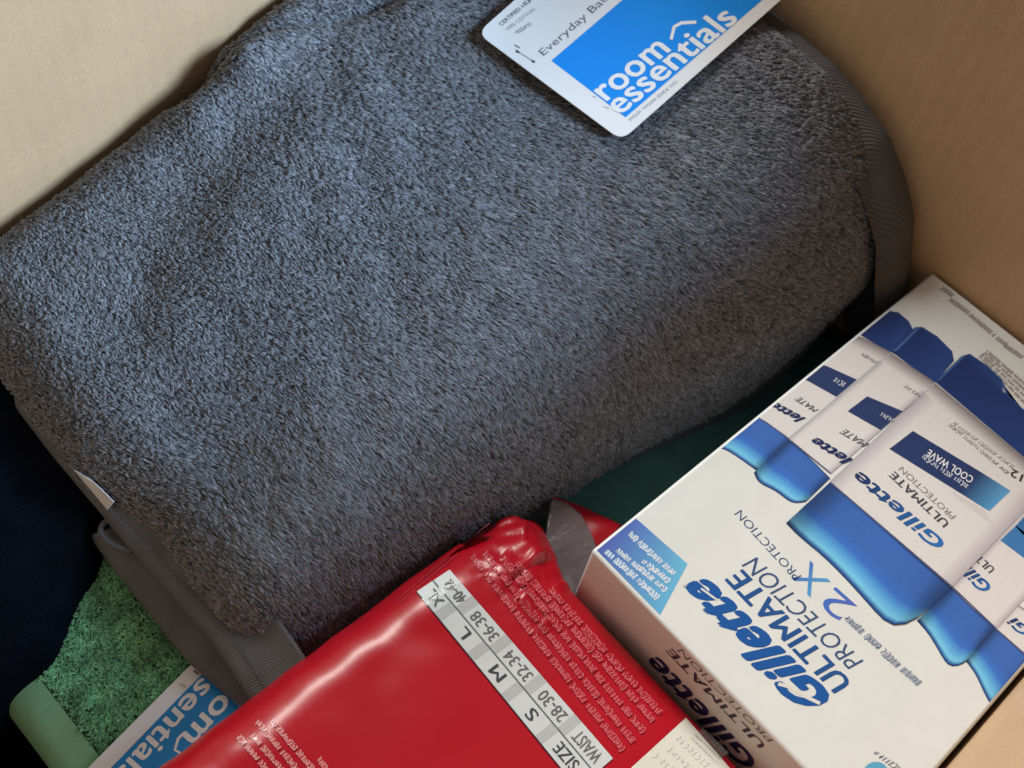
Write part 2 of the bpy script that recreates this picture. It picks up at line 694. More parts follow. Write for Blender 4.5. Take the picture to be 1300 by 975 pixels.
# ------------------------------------------------------------------ grey bath towel
GREY = (.180, .184, .208)
grey = thing('grey_bath_towel', 'large folded charcoal grey bath towel with a white and blue paper label', 'towel',
             (-.2, .15, -.08))
m_grey_base = material('grey_ground_weave_shaded', (.062, .067, .08), .95)  # darker than the pile: occlusion between tufts painted into the ground colour
m_grey_pile = pile_material('grey_terry', GREY)
AR, BR = (-.43, .03), (-.06, .34)
V, F = slab_mesh(towel_surface, AR, BR, 200, 170)
ok = V[F].min(1)[:, 2] > -.085
tb = mesh_object('towel_body', V, F[ok], m_grey_base, grey)
towel_bvh = bvh_of(V, F[ok])

NT = 215000
a = rng.uniform(-.43, .0, NT)
b = rng.uniform(-.022, .315, NT)
P, Ta, Tb, n = frame_of(towel_surface, a, b)
x, y = P[:, 0], P[:, 1]
drop_x = edge(a, -.390, -.012, .028, .016)[1]
keep = (P[:, 2] > -.084)
keep &= ~((a < -.33) & (drop_x > .027 + .002 * snoise(x, y, 30, 9)))
keep &= ~((a > -.05) & (drop_x > .013))
a, b, P, Ta, Tb, n, x, y = (q[keep] for q in (a, b, P, Ta, Tb, n, x, y))
phi = np.radians(4 + 105 * (x + .38) + 40 * (y - .05) + 5 * snoise(x, y, 16, 11) + 3 * snoise(x, y, 80, 12))
curl = smooth01((-.10 - x) / .2) * smooth01((y - .08) / .14)               # shorter, curlier loops to the upper left
phi = phi + rng.normal(0, 1, len(phi)) * (.10 + .14 * curl) + (.08 + curl * .26) * snoise(x, y, 170, 13)
d = -Tb * np.cos(phi)[:, None] + Ta * np.sin(phi)[:, None]
d += n * rng.normal(-.03, .04, len(d))[:, None]
ln = (.0053 - .0024 * curl) * rng.uniform(.75, 1.25, len(x))
wd = .00105 * rng.uniform(.7, 1.35, len(x)) * (1 - .05 * curl)
lf = (.00135 - .0003 * curl) * rng.uniform(.35, 1.6, len(x)) * (1 + .12 * snoise(x, y, 220, 14))
tone = np.clip(rng.normal(1.0, .27, len(x)), .4, 2.0) * (1 + .04 * snoise(x, y, 110, 15))
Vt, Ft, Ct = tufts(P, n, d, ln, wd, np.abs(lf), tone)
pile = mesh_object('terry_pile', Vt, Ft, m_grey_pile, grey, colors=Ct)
pile['kind'] = 'stuff'

# woven end border wrapping down against the right wall
m_border = weave_material('grey_flat_border', (.066, .064, .070), (.080, .078, .084), 190, rot=math.radians(42),
                          strength=.5, dist=.0008)


def border_surface(a, b):
    x, dx = edge(a, -.3, -.001, .02, .016)
    y, dy = edge(b, .000, .2975, .024, .02)
    x, y = corner(x, y, -.3, -.001, .000, .2975, .012)
    z = top_plane(x, y) - .0012 - dx - dy
    z = z - .005 * smooth01((-.018 - x) / .012)
    z = z + .0006 * snoise(x, y, 12, 31)
    return np.stack([x, y, z], -1)


V, F = slab_mesh(border_surface, (-.034, .10), (-.04, .32), 70, 110)
mesh_object('woven_border', V, F[V[F].min(1)[:, 2] > -.085], m_border, grey)

# flat woven hems stacked on the left end
m_hem = weave_material('grey_flat_hem', (.105, .108, .115), (.13, .133, .14), 260, rot=math.radians(20),
                       strength=.35, dist=.0004)


def interp(pts, k):
    pts = np.asarray(pts, float)
    s = np.r_[0, np.cumsum(np.linalg.norm(np.diff(pts[:, :2], axis=0), axis=1))]
    u = np.linspace(0, s[-1], k)
    return np.stack([np.interp(u, s, pts[:, i]) for i in range(pts.shape[1])], -1)


def soften(p, it=3):
    for _ in range(it):
        q = p.copy()
        q[1:-1] = (p[:-2] + 2 * p[1:-1] + p[2:]) / 4
        p = q
    return p


def hem(name, rows, mat, parent, k=60, sub=5, amp=.0006, seed=1, thick=.0016):
    """rows: list of (photo polyline, height) -> a cloth sheet lofted through them"""
    R_ = []
    for pl, z in rows:
        p = soften(interp(pl, k), 6)
        zz = z if np.ndim(z) == 0 else np.interp(np.linspace(0, 1, k), np.linspace(0, 1, len(z)), z)
        pts = np.array([on_z([q], h_)[0] for q, h_ in zip(p, np.broadcast_to(zz, k))])
        R_.append(pts)
    R_ = np.array(R_)
    t = np.linspace(0, len(R_) - 1, (len(R_) - 1) * sub + 1)
    out = []
    for tt in t:                                     # catmull-rom across the rows
        i = min(int(tt), len(R_) - 2)
        f = tt - i
        p0, p1, p2, p3 = R_[max(i - 1, 0)], R_[i], R_[i + 1], R_[min(i + 2, len(R_) - 1)]
        out.append(.5 * (2 * p1 + (p2 - p0) * f + (2 * p0 - 5 * p1 + 4 * p2 - p3) * f * f
                         + (3 * p1 - p0 - 3 * p2 + p3) * f ** 3))
    V = np.concatenate(out)
    V[:, 2] += amp * snoise(V[:, 0] * 1.0, V[:, 1], 30, seed)
    o = mesh_object(name, V, grid_faces(len(out), k), mat, parent)
    if thick:
        md = o.modifiers.new('thickness', 'SOLIDIFY')
        md.thickness = thick
        md.offset = 0
    return o


hem('hem_layer', [([(20, 480), (85, 545), (160, 615), (235, 672), (300, 725), (350, 780), (398, 850)], (-.024, -.044)),
                  ([(20, 500), (80, 560), (150, 635), (215, 690), (275, 742), (322, 790), (372, 862)], (-.033, -.050)),
                  ([(22, 515), (60, 563), (108, 620), (160, 684), (225, 757), (280, 820), (335, 905)], (-.040, -.057)),
                  ([(30, 528), (66, 575), (112, 630), (166, 694), (230, 764), (284, 826), (338, 908)], (-.048, -.064))],
    m_hem, grey, seed=41)
hem('hem_layer', [([(160, 650), (215, 710), (280, 775), (335, 840), (372, 905)], (-.052, -.064)),
                  ([(138, 672), (196, 740), (262, 812), (318, 872), (352, 915)], (-.056, -.068)),
                  ([(117, 680), (150, 724), (237, 832), (300, 887), (345, 918)], (-.063, -.071)),
                  ([(128, 694), (160, 738), (245, 842), (305, 895), (350, 924)], (-.072, -.077))],
    m_hem, grey, seed=42)


r1_ = soften(interp([(80, 560), (150, 635), (215, 690), (275, 742), (322, 790), (372, 862)], 64), 6)
r2_ = soften(interp([(60, 563), (108, 620), (160, 684), (225, 757), (280, 820), (335, 905)], 64), 6)
sv, sf = [], []
for i in range(4, 62):
    c_ = r1_[i] * .35 + r2_[i] * .65
    n_ = r1_[i + 1] * .35 + r2_[i + 1] * .65 if i < 63 else c_
    zc = -.0365 - .017 * i / 63 + .0008
    p0, p1 = on_z([c_], zc)[0], on_z([c_ + (n_ - c_) * .6], zc)[0]
    t_ = (p1 - p0) / np.linalg.norm(p1 - p0)
    s_ = np.cross(t_, (0, 0, 1.)) * .00035
    u_ = np.array([0, 0, .0007])
    k = len(sv)
    sv += [p0 - s_, p0 + s_, p1 - s_, p1 + s_, (p0 + p1) / 2 - s_ + u_, (p0 + p1) / 2 + s_ + u_]
    sf += [(k, k + 1, k + 5, k + 4), (k + 4, k + 5, k + 3, k + 2), (k, k + 4, k + 2), (k + 1, k + 3, k + 5)]
st = mesh_object('stitching', sv, sf, material('grey_thread', (.095, .095, .10), .8), grey)
st['kind'] = 'stuff'


def tube(name, pts, r, mat, parent, seg=8, closed=False):
    pts = np.asarray(pts, float)
    d = np.gradient(pts, axis=0)
    d /= np.linalg.norm(d, axis=1)[:, None]
    V, ref = [], np.array([.3, .2, 1.])
    for p, t_ in zip(pts, d):
        s = np.cross(t_, ref)
        s /= np.linalg.norm(s)
        u_ = np.cross(s, t_)
        for k in range(seg):
            th = 2 * math.pi * k / seg
            V.append(p + r * (s * math.cos(th) + u_ * math.sin(th)))
    F = []
    for i in range(len(pts) - 1):
        for k in range(seg):
            F.append((i * seg + k, i * seg + (k + 1) % seg, (i + 1) * seg + (k + 1) % seg, (i + 1) * seg + k))
    return mesh_object(name, V, F, mat, parent)


lp = soften(interp([(168, 700), (150, 694), (137, 688), (127, 674), (131, 664), (143, 659), (152, 662)], 30), 2)
tube('hanging_loop', on_z(lp, -.052), .0014, m_hem, grey)

# care label corner
m_paper = material('white_card', (.78, .79, .82), .45)
bsdf(m_paper).inputs['Coat Weight'].default_value = .15
tc = N(m_paper, 'ShaderNodeTexCoord')
bump(m_paper, tc, 300, .08, .0003)
V = [on_z([p], z)[0] for p, z in (((94, 597), -.030), ((114, 608), -.0305), ((128, 621), -.031), ((144, 637), -.033),
                                  ((136, 647), -.041), ((116, 623), -.040))]
mesh_object('care_label', V + [v - np.array([-.0004, 0, .0004]) for v in V],
            [(0, 1, 2, 3, 4, 5), (11, 10, 9, 8, 7, 6)] + [(i, i + 6, (i + 1) % 6 + 6, (i + 1) % 6) for i in range(6)],
            m_paper, grey, smooth=False)

# paper label on the towel
TQ = [(789, 178), (1000, -8), (811, -140), (606, 42)]


def above_towel(q, lift):
    z = .05
    for _ in range(30):
        p = on_z([q], z)[0]
        z = float(top_plane(p[0], p[1])) + lift
    return on_z([q], z)[0]


TP = above_towel((789, 170), .0065)
TU = above_towel((985, -4), .0085) - TP
TV = above_towel((620, 48), .0075) - TP
TN = np.cross(TU, TV)
TN /= np.linalg.norm(TN)
tag = prism('paper_label', round_corners(TQ, [16, 4, 4, 16]), TP, TN, .0005, m_paper, grey)
m_ink = ink_material('printed_ink', .45)
on_tag = lambda px, lay: on_plane(px, TP, TN, .00007 * lay)
BLUE = lin(0, 140, 238)
pr = Print(on_tag)
pr.quad([(700, 77), (794, 149), (984, -14), (893, -88)], BLUE, 1)
pr.build('blue_panel', m_ink, tag)
WHITE = (.80, .83, .87)
pr = Print(on_tag)
pr.text('room', (771, 129), (853, 64), (-18, -14), WHITE, 2, bold=.022)
pr.text('essentials', (788, 147), (939, 25), (-26, -19.5), WHITE, 2, bold=.022)
pr.stroke([(852, 50), (856, 34), (865, 29), (884, 28)], 4.2, WHITE, 2)
pr.text('Everyday Bath', (693, 73), (781, -4), (-10, -8), lin(95, 98, 120), 1)
INKG = lin(80, 84, 100)
pr.text('CERTIFIED', (637, 33), (662, 12), (-4, -3.4), INKG, 1, bold=.01)
pr.scribble((664, 10), (690, -12), (-4, -3.4), INKG, 1, wd=1.3, seed=3)
pr.text('100% COTTON', (645, 39), (680, 13), (-3.5, -3), lin(120, 124, 140), 1)
pr.scribble((657, 43), (677, 30), (-3.5, -3), lin(110, 114, 130), 1, wd=.9, seed=5)
pr.stroke([(653, 57), (660, 61)], 1.5, INKG, 1)
pr.stroke([(657, 65), (677, 78)], 1.0, INKG, 1)
pr.stroke([(655, 64), (659, 67)], 3, INKG, 1)
pr.stroke([(675, 77), (679, 79)], 3, INKG, 1)
pr.scribble((800, 154), (860, 105), (-3.2, -2.6), lin(140, 145, 160), 1, wd=.8, seed=6)
pr.stroke([(752, 122), (757, 124)], .9, lin(130, 135, 150), 1)
pr.stroke([(766, 135), (773, 138)], .9, lin(130, 135, 150), 1)
pr.build('lettering', m_ink, tag)

# ------------------------------------------------------------------ green bath towel
green = thing('green_bath_towel', 'folded green towel with pale woven band at the lower left under the red pack', 'towel',
              (-.36, .08, ZF))
m_green_base = material('green_ground_shaded', (.03, .07, .045), .95)  # ground colour darkened to stand in for shade under the loops
m_green_pile = pile_material('green_terry', (.22, .52, .27))
GX0, GX1, GY0, GY1 = -.467, -.275, -.145, .285


def green_surface(a, b):
    x, dx = edge(a, GX0, GX1, .012, .02)
    y, dy = edge(b, GY0, GY1, .02, .02)
    x, y = corner(x, y, GX0, GX1, GY0, GY1, .02)
    x = x + .004 * np.sin(b * 14 + 1)
    z = -.080 - dx - dy + .0012 * snoise(x, y, 14, 51) + .0005 * snoise(x, y, 45, 52)
    return np.stack([x, y, z], -1)


V, F = slab_mesh(green_surface, (-.53, -.22), (-.2, .34), 110, 150)
mesh_object('towel_body', V, F[V[F].min(1)[:, 2] > ZF + .002], m_green_base, green)
NG = 90000
a = rng.uniform(-.4485, -.30, NG)
b = rng.uniform(-.02, .27, NG)
P, Ta, Tb, n = frame_of(green_surface, a, b)
x, y = P[:, 0], P[:, 1]
phi = rng.uniform(0, 6.28, len(x)) * .6 + 2 * snoise(x, y, 120, 53)
d = Ta * np.cos(phi)[:, None] + Tb * np.sin(phi)[:, None]
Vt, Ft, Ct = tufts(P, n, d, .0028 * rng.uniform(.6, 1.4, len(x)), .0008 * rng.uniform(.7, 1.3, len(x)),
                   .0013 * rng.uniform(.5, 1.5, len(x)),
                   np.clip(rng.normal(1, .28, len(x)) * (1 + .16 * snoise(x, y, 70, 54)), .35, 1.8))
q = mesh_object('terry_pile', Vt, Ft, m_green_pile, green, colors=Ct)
q['kind'] = 'stuff'
m_gband = weave_material('green_woven_band', (.19, .42, .23), (.23, .48, .27), 220, strength=.4, dist=.0004)


def band_surface(a, b):
    p = green_surface(a, b)
    p[:, 2] += .0006
    p[:, 0] -= .0006
    return p


V, F = slab_mesh(band_surface, (-.53, -.4490), (-.18, .31), 40, 130)
mesh_object('woven_border', V, F[V[F].min(1)[:, 2] > ZF + .003], m_gband, green)
GP, GN = np.array([0, 0, -.0738]), np.array([0, 0, 1.])
gt = prism('paper_label', round_corners([(345, 925), (245, 841), (45, 1042), (150, 1120)], [0, 4, 0, 0]), GP, GN,
           .0005, m_paper, green)
on_gt = lambda px, lay: on_plane(px, GP, GN, .00008 * lay)
pr = Print(on_gt)
pr.quad([(256, 856), (345, 932), (150, 1112), (58, 1060)], lin(14, 132, 205), 1)
pr.build('blue_panel', m_ink, gt)
pr = Print(on_gt)
pr.text('essentials', (289, 822), (143, 983), (20, 18), WHITE, 2, bold=.022)
pr.text('room', (316, 837), (230, 933), (15, 13.5), WHITE, 2, bold=.022)
pr.stroke([(232, 958), (222, 952), (226, 938), (234, 930)], 3.5, WHITE, 2)
pr.stroke([(246, 851), (252, 856)], 3.5, lin(120, 120, 120), 2)
pr.stroke([(228, 868), (236, 872)], 3.0, lin(190, 190, 190), 2)
pr.build('lettering', m_ink, gt)

# ------------------------------------------------------------------ dark teal towel in the gap, navy towel
teal = thing('teal_towel', 'dark teal green towel deep in the gap beside the white carton', 'towel', (-.13, .08, ZF))
m_teal = weave_material('teal_cloth', (.028, .105, .10), (.04, .14, .135), 200, strength=.4)


def teal_surface(a, b):
    x, dx = edge(a, -.27, -.003, .02, .012)
    y, dy = edge(b, -.148, .292, .012, .02)
    x, y = corner(x, y, -.27, -.003, -.148, .292, .02)
    z = -.0705 - dx - dy + .0008 * snoise(x, y, 20, 61) - .004 * (y > .0) * smooth01(y / .05)
    return np.stack([x, y, z], -1)


V, F = slab_mesh(teal_surface, (-.34, .07), (-.22, .36), 90, 120)
mesh_object('towel_body', V, F[V[F].min(1)[:, 2] > ZF + .002], m_teal, teal)

navy = thing('navy_towel', 'almost black navy knitted cloth in soft folds down the dark left side', 'cloth', (-.5, .15, ZF))
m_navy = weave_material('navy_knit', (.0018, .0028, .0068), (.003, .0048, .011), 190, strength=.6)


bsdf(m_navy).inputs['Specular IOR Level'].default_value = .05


def navy_surface(a, b):
    x, dx = edge(a, -.597, -.386, .02, .004)
    y, dy = edge(b, -.15, .297, .02, .02)
    fr = .112 + .040 * np.clip((x + .462) / .07, 0, 1.1) ** 1.6 + .0015 * np.sin(x * 160)
    hi = smooth01((y - fr) / .022)
    z = -.128 + hi * (.068 + .012 * smooth01((y - .17) / .05)) - dx * .9 - dy
    z = z + .0028 * np.sin(y * 95 + x * 40 + 1.5 * np.sin(x * 30)) + .0014 * snoise(x, y, 18, 71)
    return np.stack([x, y, z], -1)


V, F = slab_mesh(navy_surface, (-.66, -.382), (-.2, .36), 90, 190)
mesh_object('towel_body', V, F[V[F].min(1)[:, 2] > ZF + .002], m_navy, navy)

# ------------------------------------------------------------------ red plastic pack
pack = thing('red_clothing_pack', 'glossy red plastic pack with a size chart lying between towel and carton', 'package',
             (-.38, -.07, -.075))
RED = (.42, .002, .012)
m_red = material('red_film', RED, .35)
bsdf(m_red).inputs['Specular IOR Level'].default_value = .25
bsdf(m_red).inputs['Coat Weight'].default_value = .5
bsdf(m_red).inputs['Coat Roughness'].default_value = .25
tc, _, _ = mottle(m_red, (.40, .002, .012), (.45, .003, .015), 12, 2)
b1 = bump(m_red, tc, 22, .05, .004, detail=1)
b2 = bump(m_red, tc, 70, .30, .0012, prev=b1, stretch=(1, .35, 1), detail=3)
for nm in ('Coat Normal',):
    L(m_red, b2.outputs['Normal'], bsdf(m_red).inputs[nm])
RIDGE = world_line([(560, 745), (520, 790), (470, 835), (420, 880), (380, 900), (340, 930)], -.03)
CR = world_line([(625, 672), (640, 655), (662, 652), (676, 668), (666, 676), (640, 672)], -.035)
CR2 = world_line([(624, 738), (640, 752), (690, 800)], -.03)
CR3 = world_line([(690, 640), (700, 700), (690, 740)], -.03)


def pack_surface(a, b):
    x, dx = edge(a, -.595, -.2545, .03, .018)
    y, dy = edge(b, -.15, .052, .02, .026)
    x, y = corner(x, y, -.595, -.2545, -.15, .052, .016)
    tw = smooth01((y + .005) / .05)
    x = x + .020 * tw * smooth01((x + .32) / .05)
    z = -.0235 - dx - dy
    z = z - .010 * tw * smooth01((x + .30) / .06)
    cw = smooth01((x + .293) / .02) * smooth01((y + .02) / .04)                # crumpled corner
    z = z + cw * .0011 * np.abs(snoise(x, y, 55, 83)) ** .6 * np.sign(snoise(x, y, 40, 84))
    ew = smooth01((y - .008) / .02)
    z = z + ew * .0006 * snoise(x, y * .4, 34, 85)
    z = z + .0003 * snoise(x, y, 9, 81) + .0001 * snoise(x, y, 30, 82)
    z = z + .0016 * np.exp(-(polydist(x, y, CR) / .0016) ** 2)
    z = z + .0012 * np.exp(-(polydist(x, y, CR2) / .002) ** 2)
    z = z - .0022 * np.exp(-(polydist(x, y, CR3) / .005) ** 2)
    return np.stack([x, y, z], -1)


V, F = slab_mesh(pack_surface, (-.66, -.20), (-.21, .10), 300, 190)
F = F[V[F].min(1)[:, 2] > -.0785]
mesh_object('film_body', V, F, m_red, pack)
pack_bvh = bvh_of(V, F)
on_pack = lambda px, lay: on_mesh(px, pack_bvh, .0004 + .00004 * np.asarray(lay), -.03)

m_film_ink = ink_material('film_ink', .4, .4, .35)
A_, B_, C_, D_ = (np.array(p, float) for p in ((529, 752), (571, 724), (778, 963), (733, 1002)))


def strip_pt(s, t_):
    """s along the chart (0 at its far end), t across (0 sizes side, 1 waist side)"""
    return (A_ * (1 - t_) + B_ * t_) * (1 - s) + (D_ * (1 - t_) + C_ * t_) * s


pr = Print(on_pack)
pr.quad([A_, B_, C_, D_], lin(205, 214, 220), 1, n=160, m=16)
bd = [0, .158, .362, .572, .785, 1]
for s in bd[1:-1]:
    for t0, t1 in ((.0, .5), (.5, 1)):
        sk = -.03 if t0 == 0 else .0
        pr.quad([strip_pt(s - .022 + sk, t0), strip_pt(s - .022 + sk, t1), strip_pt(s + .022 + sk, t1),
                 strip_pt(s + .022 + sk, t0)], lin(180, 187, 193), 2, n=12, m=10)
pr.stroke([strip_pt(s, .5) for s in np.linspace(0, 1, 30)], 2.0, lin(95, 105, 110), 3)
pr.stroke([strip_pt(s, .0) for s in np.linspace(0, 1, 30)], 1.4, lin(50, 40, 45), 3)
chart = pr.build('size_chart', m_film_ink, pack)
pr = Print(on_pack)
DK = lin(62, 68, 74)


def cell_text(s, i, row, k=.62, col=DK, bold=.014):
    s0, s1 = bd[i], bd[i + 1]
    c, hw = (s0 + s1) / 2 - (.02 if row == 0 else -.005), (s1 - s0) / 2 * k
    tb, tt = (.40, .12) if row == 0 else (.88, .60)
    p, e = strip_pt(c + hw, tb), strip_pt(c - hw, tb)
    pr.text(s, p, e, strip_pt(c + hw, tt) - p, col, 4, bold=bold)


for i, (s_, w_) in enumerate((('XL', '40-42'), ('L', '36-38'), ('M', '32-34'), ('S', '28-30'), ('SIZE', 'WAIST'))):
    cell_text(s_, i, 0, {'XL': .42, 'L': .2, 'M': .3, 'S': .2, 'SIZE': .55}[s_])
    cell_text(w_, i, 1, .66, lin(100, 105, 110))
pr.build('lettering', m_film_ink, chart)

pr = Print(on_pack)
PINK = lin(222, 124, 136)
for k, (p, e) in enumerate((((794, 950), (604, 706)), ((807, 940), (618, 700)), ((820, 927), (640, 706)),
                            ((832, 913), (658, 712)), ((841, 904), (703, 748)))):
    pr.scribble(p, e, (-7, 6), PINK, 1, wd=.9, smear=lin(172, 36, 54), seed=20 + k, dens=1.2)
for k, (p, e) in enumerate((((400, 975), (350, 916)), ((380, 975), (330, 915)), ((361, 976), (324, 932)),
                            ((344, 977), (306, 934)), ((424, 985), (408, 962)))):
    pr.scribble(p, e, (-6, 5), lin(235, 190, 190), 1, wd=1.0, smear=lin(190, 74, 80), seed=40 + k, dens=1.1)
pr.build('lettering', m_film_ink, pack)

pr = Print(on_pack)
pr.quad([(870, 912), (801, 975), (890, 1075), (960, 1015)], lin(222, 224, 216), 1, n=60, m=60)
stk = pr.build('barcode_sticker', m_film_ink, pack)
pr = Print(on_pack)
r_ = random.Random(4)
bx = np.array([876., 938.])
for k in range(22):
    p = bx + np.array([.72, .69]) * (k * 2.1 + r_.uniform(0, .8))
    pr.stroke([p, p + np.array([17, -13.5])], r_.choice((.8, 1.3)), lin(120, 122, 122), 2)
for k in range(3):
    p = np.array([832 + k * 15., 955 - k * 10.])
    pr.scribble(p + np.array([38, 36]), p, (-6, 5), lin(165, 168, 165), 2, wd=1.0, seed=60 + k, dens=.7)
pr.build('printed_marks', m_film_ink, stk)

pr = Print(on_pack)
for o_ in (0, 3.2):
    pr.stroke([(505 + o_, 762 + o_), (535 + o_, 737 + o_), (570 + o_, 708 + o_), (600 + o_, 682 + o_), (622 + o_, 664 + o_)],
              .9, lin(170, 60, 72), 1)
pr.build('welded_seam', m_film_ink, pack)

# seal flap behind the pack corner: dark red film and a clear grey strip
m_clear = material('clear_film', (.30, .25, .27), .2)
bsdf(m_clear).inputs['Transmission Weight'].default_value = .55
bsdf(m_clear).inputs['IOR'].default_value = 1.15
bsdf(m_clear).inputs['Coat Weight'].default_value = 1
tc = N(m_clear, 'ShaderNodeTexCoord')
bump(m_clear, tc, 90, .9, .004)
hem('seal_flap', [([(700, 628), (738, 642), (790, 668)], -.060), ([(702, 640), (744, 656), (783, 674)], -.055),
                  ([(704, 668), (745, 690), (775, 712)], -.056), ([(710, 700), (745, 728), (765, 745)], -.060)],
    m_red, pack, k=24, amp=.0008, seed=91, thick=.0004)
hem('clear_seal', [([(700, 634), (720, 640), (738, 654)], -.050), ([(694, 668), (730, 674), (756, 692)], -.049),
                   ([(694, 708), (730, 712), (752, 722)], -.049), ([(700, 752), (722, 752), (740, 760)], -.052)],
    m_clear, pack, k=24, amp=.0006, seed=92, thick=.0004)

# ------------------------------------------------------------------ white deodorant carton
carton = thing('deodorant_carton', 'white paperboard carton printed with blue deodorant sticks in the box corner', 'carton',
               (-.126, -.076, -.067))
m_board = material('white_paperboard', (.70, .71, .69), .5)
tc, _, _ = mottle(m_board, (.655, .695, .705), (.685, .725, .735), 60, 5)
bump(m_board, tc, 260, .12, .0004)
CX0, CX1, CY0, CY1, CZ0 = -.251, -.0005, -.152, 0.0, -.0665
rounded_box('carton_body', (CX0, CY0, CZ0), (CX1, CY1, 0), .0016, m_board, carton)


def on_top(px, lay):
    p = on_plane(px, (0, 0, 0), (0, 0, 1), .00006 * lay)
    p[:, 0] = np.clip(p[:, 0], CX0 + .0015, CX1 - .0015)
    p[:, 1] = np.clip(p[:, 1], CY0 + .0015, CY1 - .0015)
    return p


def on_side(px, lay):
    return on_plane(px, (CX0, 0, 0), (-1, 0, 0), .00006 * lay)


NAVY, DEEP = lin(34, 66, 128), lin(22, 48, 104)
CAPB, CAPL, CAPD = lin(56, 102, 182), lin(116, 196, 236), lin(20, 46, 96)
LABELW = (.66, .66, .68)


def curve(pts, k=14):
    return soften(interp(pts, k), 2)


def stick(cap_top, cap_bot, label, base, lay, rect=None, under=False):
    pr = Print(on_top)
    top_, bot = curve(cap_top), curve(cap_bot)
    mixrow = lambda t_: top_ * (1 - t_) + bot * t_
    ts = [0, .04, .45, .62, .80, .90, .965, 1.0]
    cs = [CAPD, CAPB, CAPB, lin(54, 110, 200), lin(92, 172, 226), CAPL, lin(40, 90, 160), CAPD]
    kk = len(top_)
    uu = np.abs(np.linspace(-1, 1, kk))
    shade = (1.06 - .62 * smooth01((uu - .62) / .38) - .12 * uu)[:, None]
    rows = [mixrow(t_) for t_ in ts]
    pr.add(np.concatenate(rows), grid_faces(len(rows), kk),
           np.concatenate([np.asarray(c_)[None] * shade for c_ in cs]), lay)
    q = [np.array(p, float) for p in base]
    pr.add(q, [tuple(range(len(q)))], [DEEP if i < 2 else NAVY for i in range(len(q))], lay)
    l = [np.array(p, float) for p in label]       # (far-left, near-left, near-right, far-right)
    W_, G_ = LABELW, lin(165, 158, 165)
    pr.quad(l, W_, lay + .5, n=12, m=12)
    pr.quad([l[0], l[0] * .9 + l[1] * .1, l[3] * .9 + l[2] * .1, l[3]], [lin(120, 112, 118), W_, W_, lin(120, 112, 118)],
            lay + 1, n=6, m=6)
    edge_ = lin(176, 172, 182)
    pr.quad([l[0], l[1], l[1] * .9 + l[2] * .1, l[0] * .9 + l[3] * .1], [edge_, edge_, W_, W_], lay + .8, n=6, m=6)
    pr.quad([l[3] * .88 + l[0] * .12, l[2] * .88 + l[1] * .12, l[2], l[3]], [W_, W_, edge_, edge_], lay + .9, n=6, m=6)
    b0, b1_ = np.array(base[0], float), np.array(base[1], float)
    off_ = (np.array(base[2], float) - b1_)
    off_ = off_ / (np.linalg.norm(off_) + 1e-9) * 9
    pr.quad([b0, b1_, b1_ + off_, b0 + off_], [lin(24, 50, 104), lin(24, 50, 104), NAVY, NAVY], lay + .3, n=4, m=4)
    pr.quad([b0 + off_ * .25, b1_ + off_ * .25, b1_ + off_ * .7, b0 + off_ * .7], lin(66, 100, 160), lay + .4, n=4, m=4)
    pr.stroke([l[0], l[1]], 1.5, lin(168, 170, 180), lay + 1.2)
    pr.stroke([l[1], l[2]], 1.8, lin(88, 92, 130), lay + 1.2)
    return pr


CR_ = {}
s1 = stick([(957, 525), (980, 540), (1004, 559)],
           [(906, 567), (922, 571), (940, 583), (961, 598)],
           [(1087, 424), (957, 525), (1006, 560), (1133, 448)],
           [(1087, 421), (1124, 391), (1140, 396), (1154, 408), (1159, 418), (1130, 448)], 1)
s1.quad([(1044, 462), (1021, 481), (1062, 504), (1088, 482)], lin(38, 58, 104), 2.4)
s2 = stick([(1001, 558), (1027, 580), (1054, 607)],
           [(957, 600), (961, 612), (985, 623), (1006, 640), (1023, 637)],
           [(1131, 448), (1001, 557), (1055, 601), (1188, 486)],
           [(1131, 446), (1162, 415), (1171, 415), (1190, 427), (1209, 446), (1211, 458), (1186, 486)], 3)
s2.quad([(1101, 503), (1076, 522), (1118, 546), (1146, 522)], lin(38, 58, 104), 4.4)
s5 = stick([(1263, 797), (1285, 816), (1310, 838)],
           [(1225, 838), (1238, 855), (1248, 877), (1258, 897), (1262, 893)],
           [(1291, 657 + 110), (1263, 797), (1310, 838), (1345, 800)],
           [(1400, 640), (1410, 630), (1420, 640), (1410, 650)], 1)
s4 = stick([(1207, 745), (1235, 772), (1263, 797)],
           [(1164, 788), (1178, 803), (1194, 830), (1204, 848), (1222, 845), (1229, 838)],
           [(1335, 611), (1209, 745), (1265, 798), (1385, 670)],
           [(1268, 480), (1275, 496), (1300, 522), (1345, 560), (1400, 610), (1340, 640)], 3)
s4.quad([(1310, 645), (1289, 668), (1300, 680), (1340, 660)], lin(50, 110, 170), 4.4)
s4.quad([(1290, 667), (1270, 686), (1310, 716), (1330, 700)], lin(60, 120, 180), 4.4)
s3 = stick([(1054, 612), (1105, 656), (1157, 702), (1209, 747)],
           [(998, 664), (1004, 674), (1042, 702), (1080, 741), (1110, 775), (1132, 801), (1150, 795), (1164, 785)],
           [(1187, 486), (1054, 612), (1209, 745), (1335, 611)],
           [(1187, 484), (1221, 452), (1231, 449), (1252, 463), (1272, 482), (1273, 496), (1345, 560), (1372, 590),
            (1336, 611)], 5)
NB = [(1159, 547), (1129, 570), (1256, 649), (1283, 623)]
cn = lin(36, 56, 104)
s3.quad([NB[0], NB[1], (1219, 626), (1245, 599)], cn, 6.4)
s3.quad([(1245, 599), (1219, 626), NB[2], NB[3]], [cn, cn, lin(78, 150, 200), lin(92, 158, 208)], 6.4)
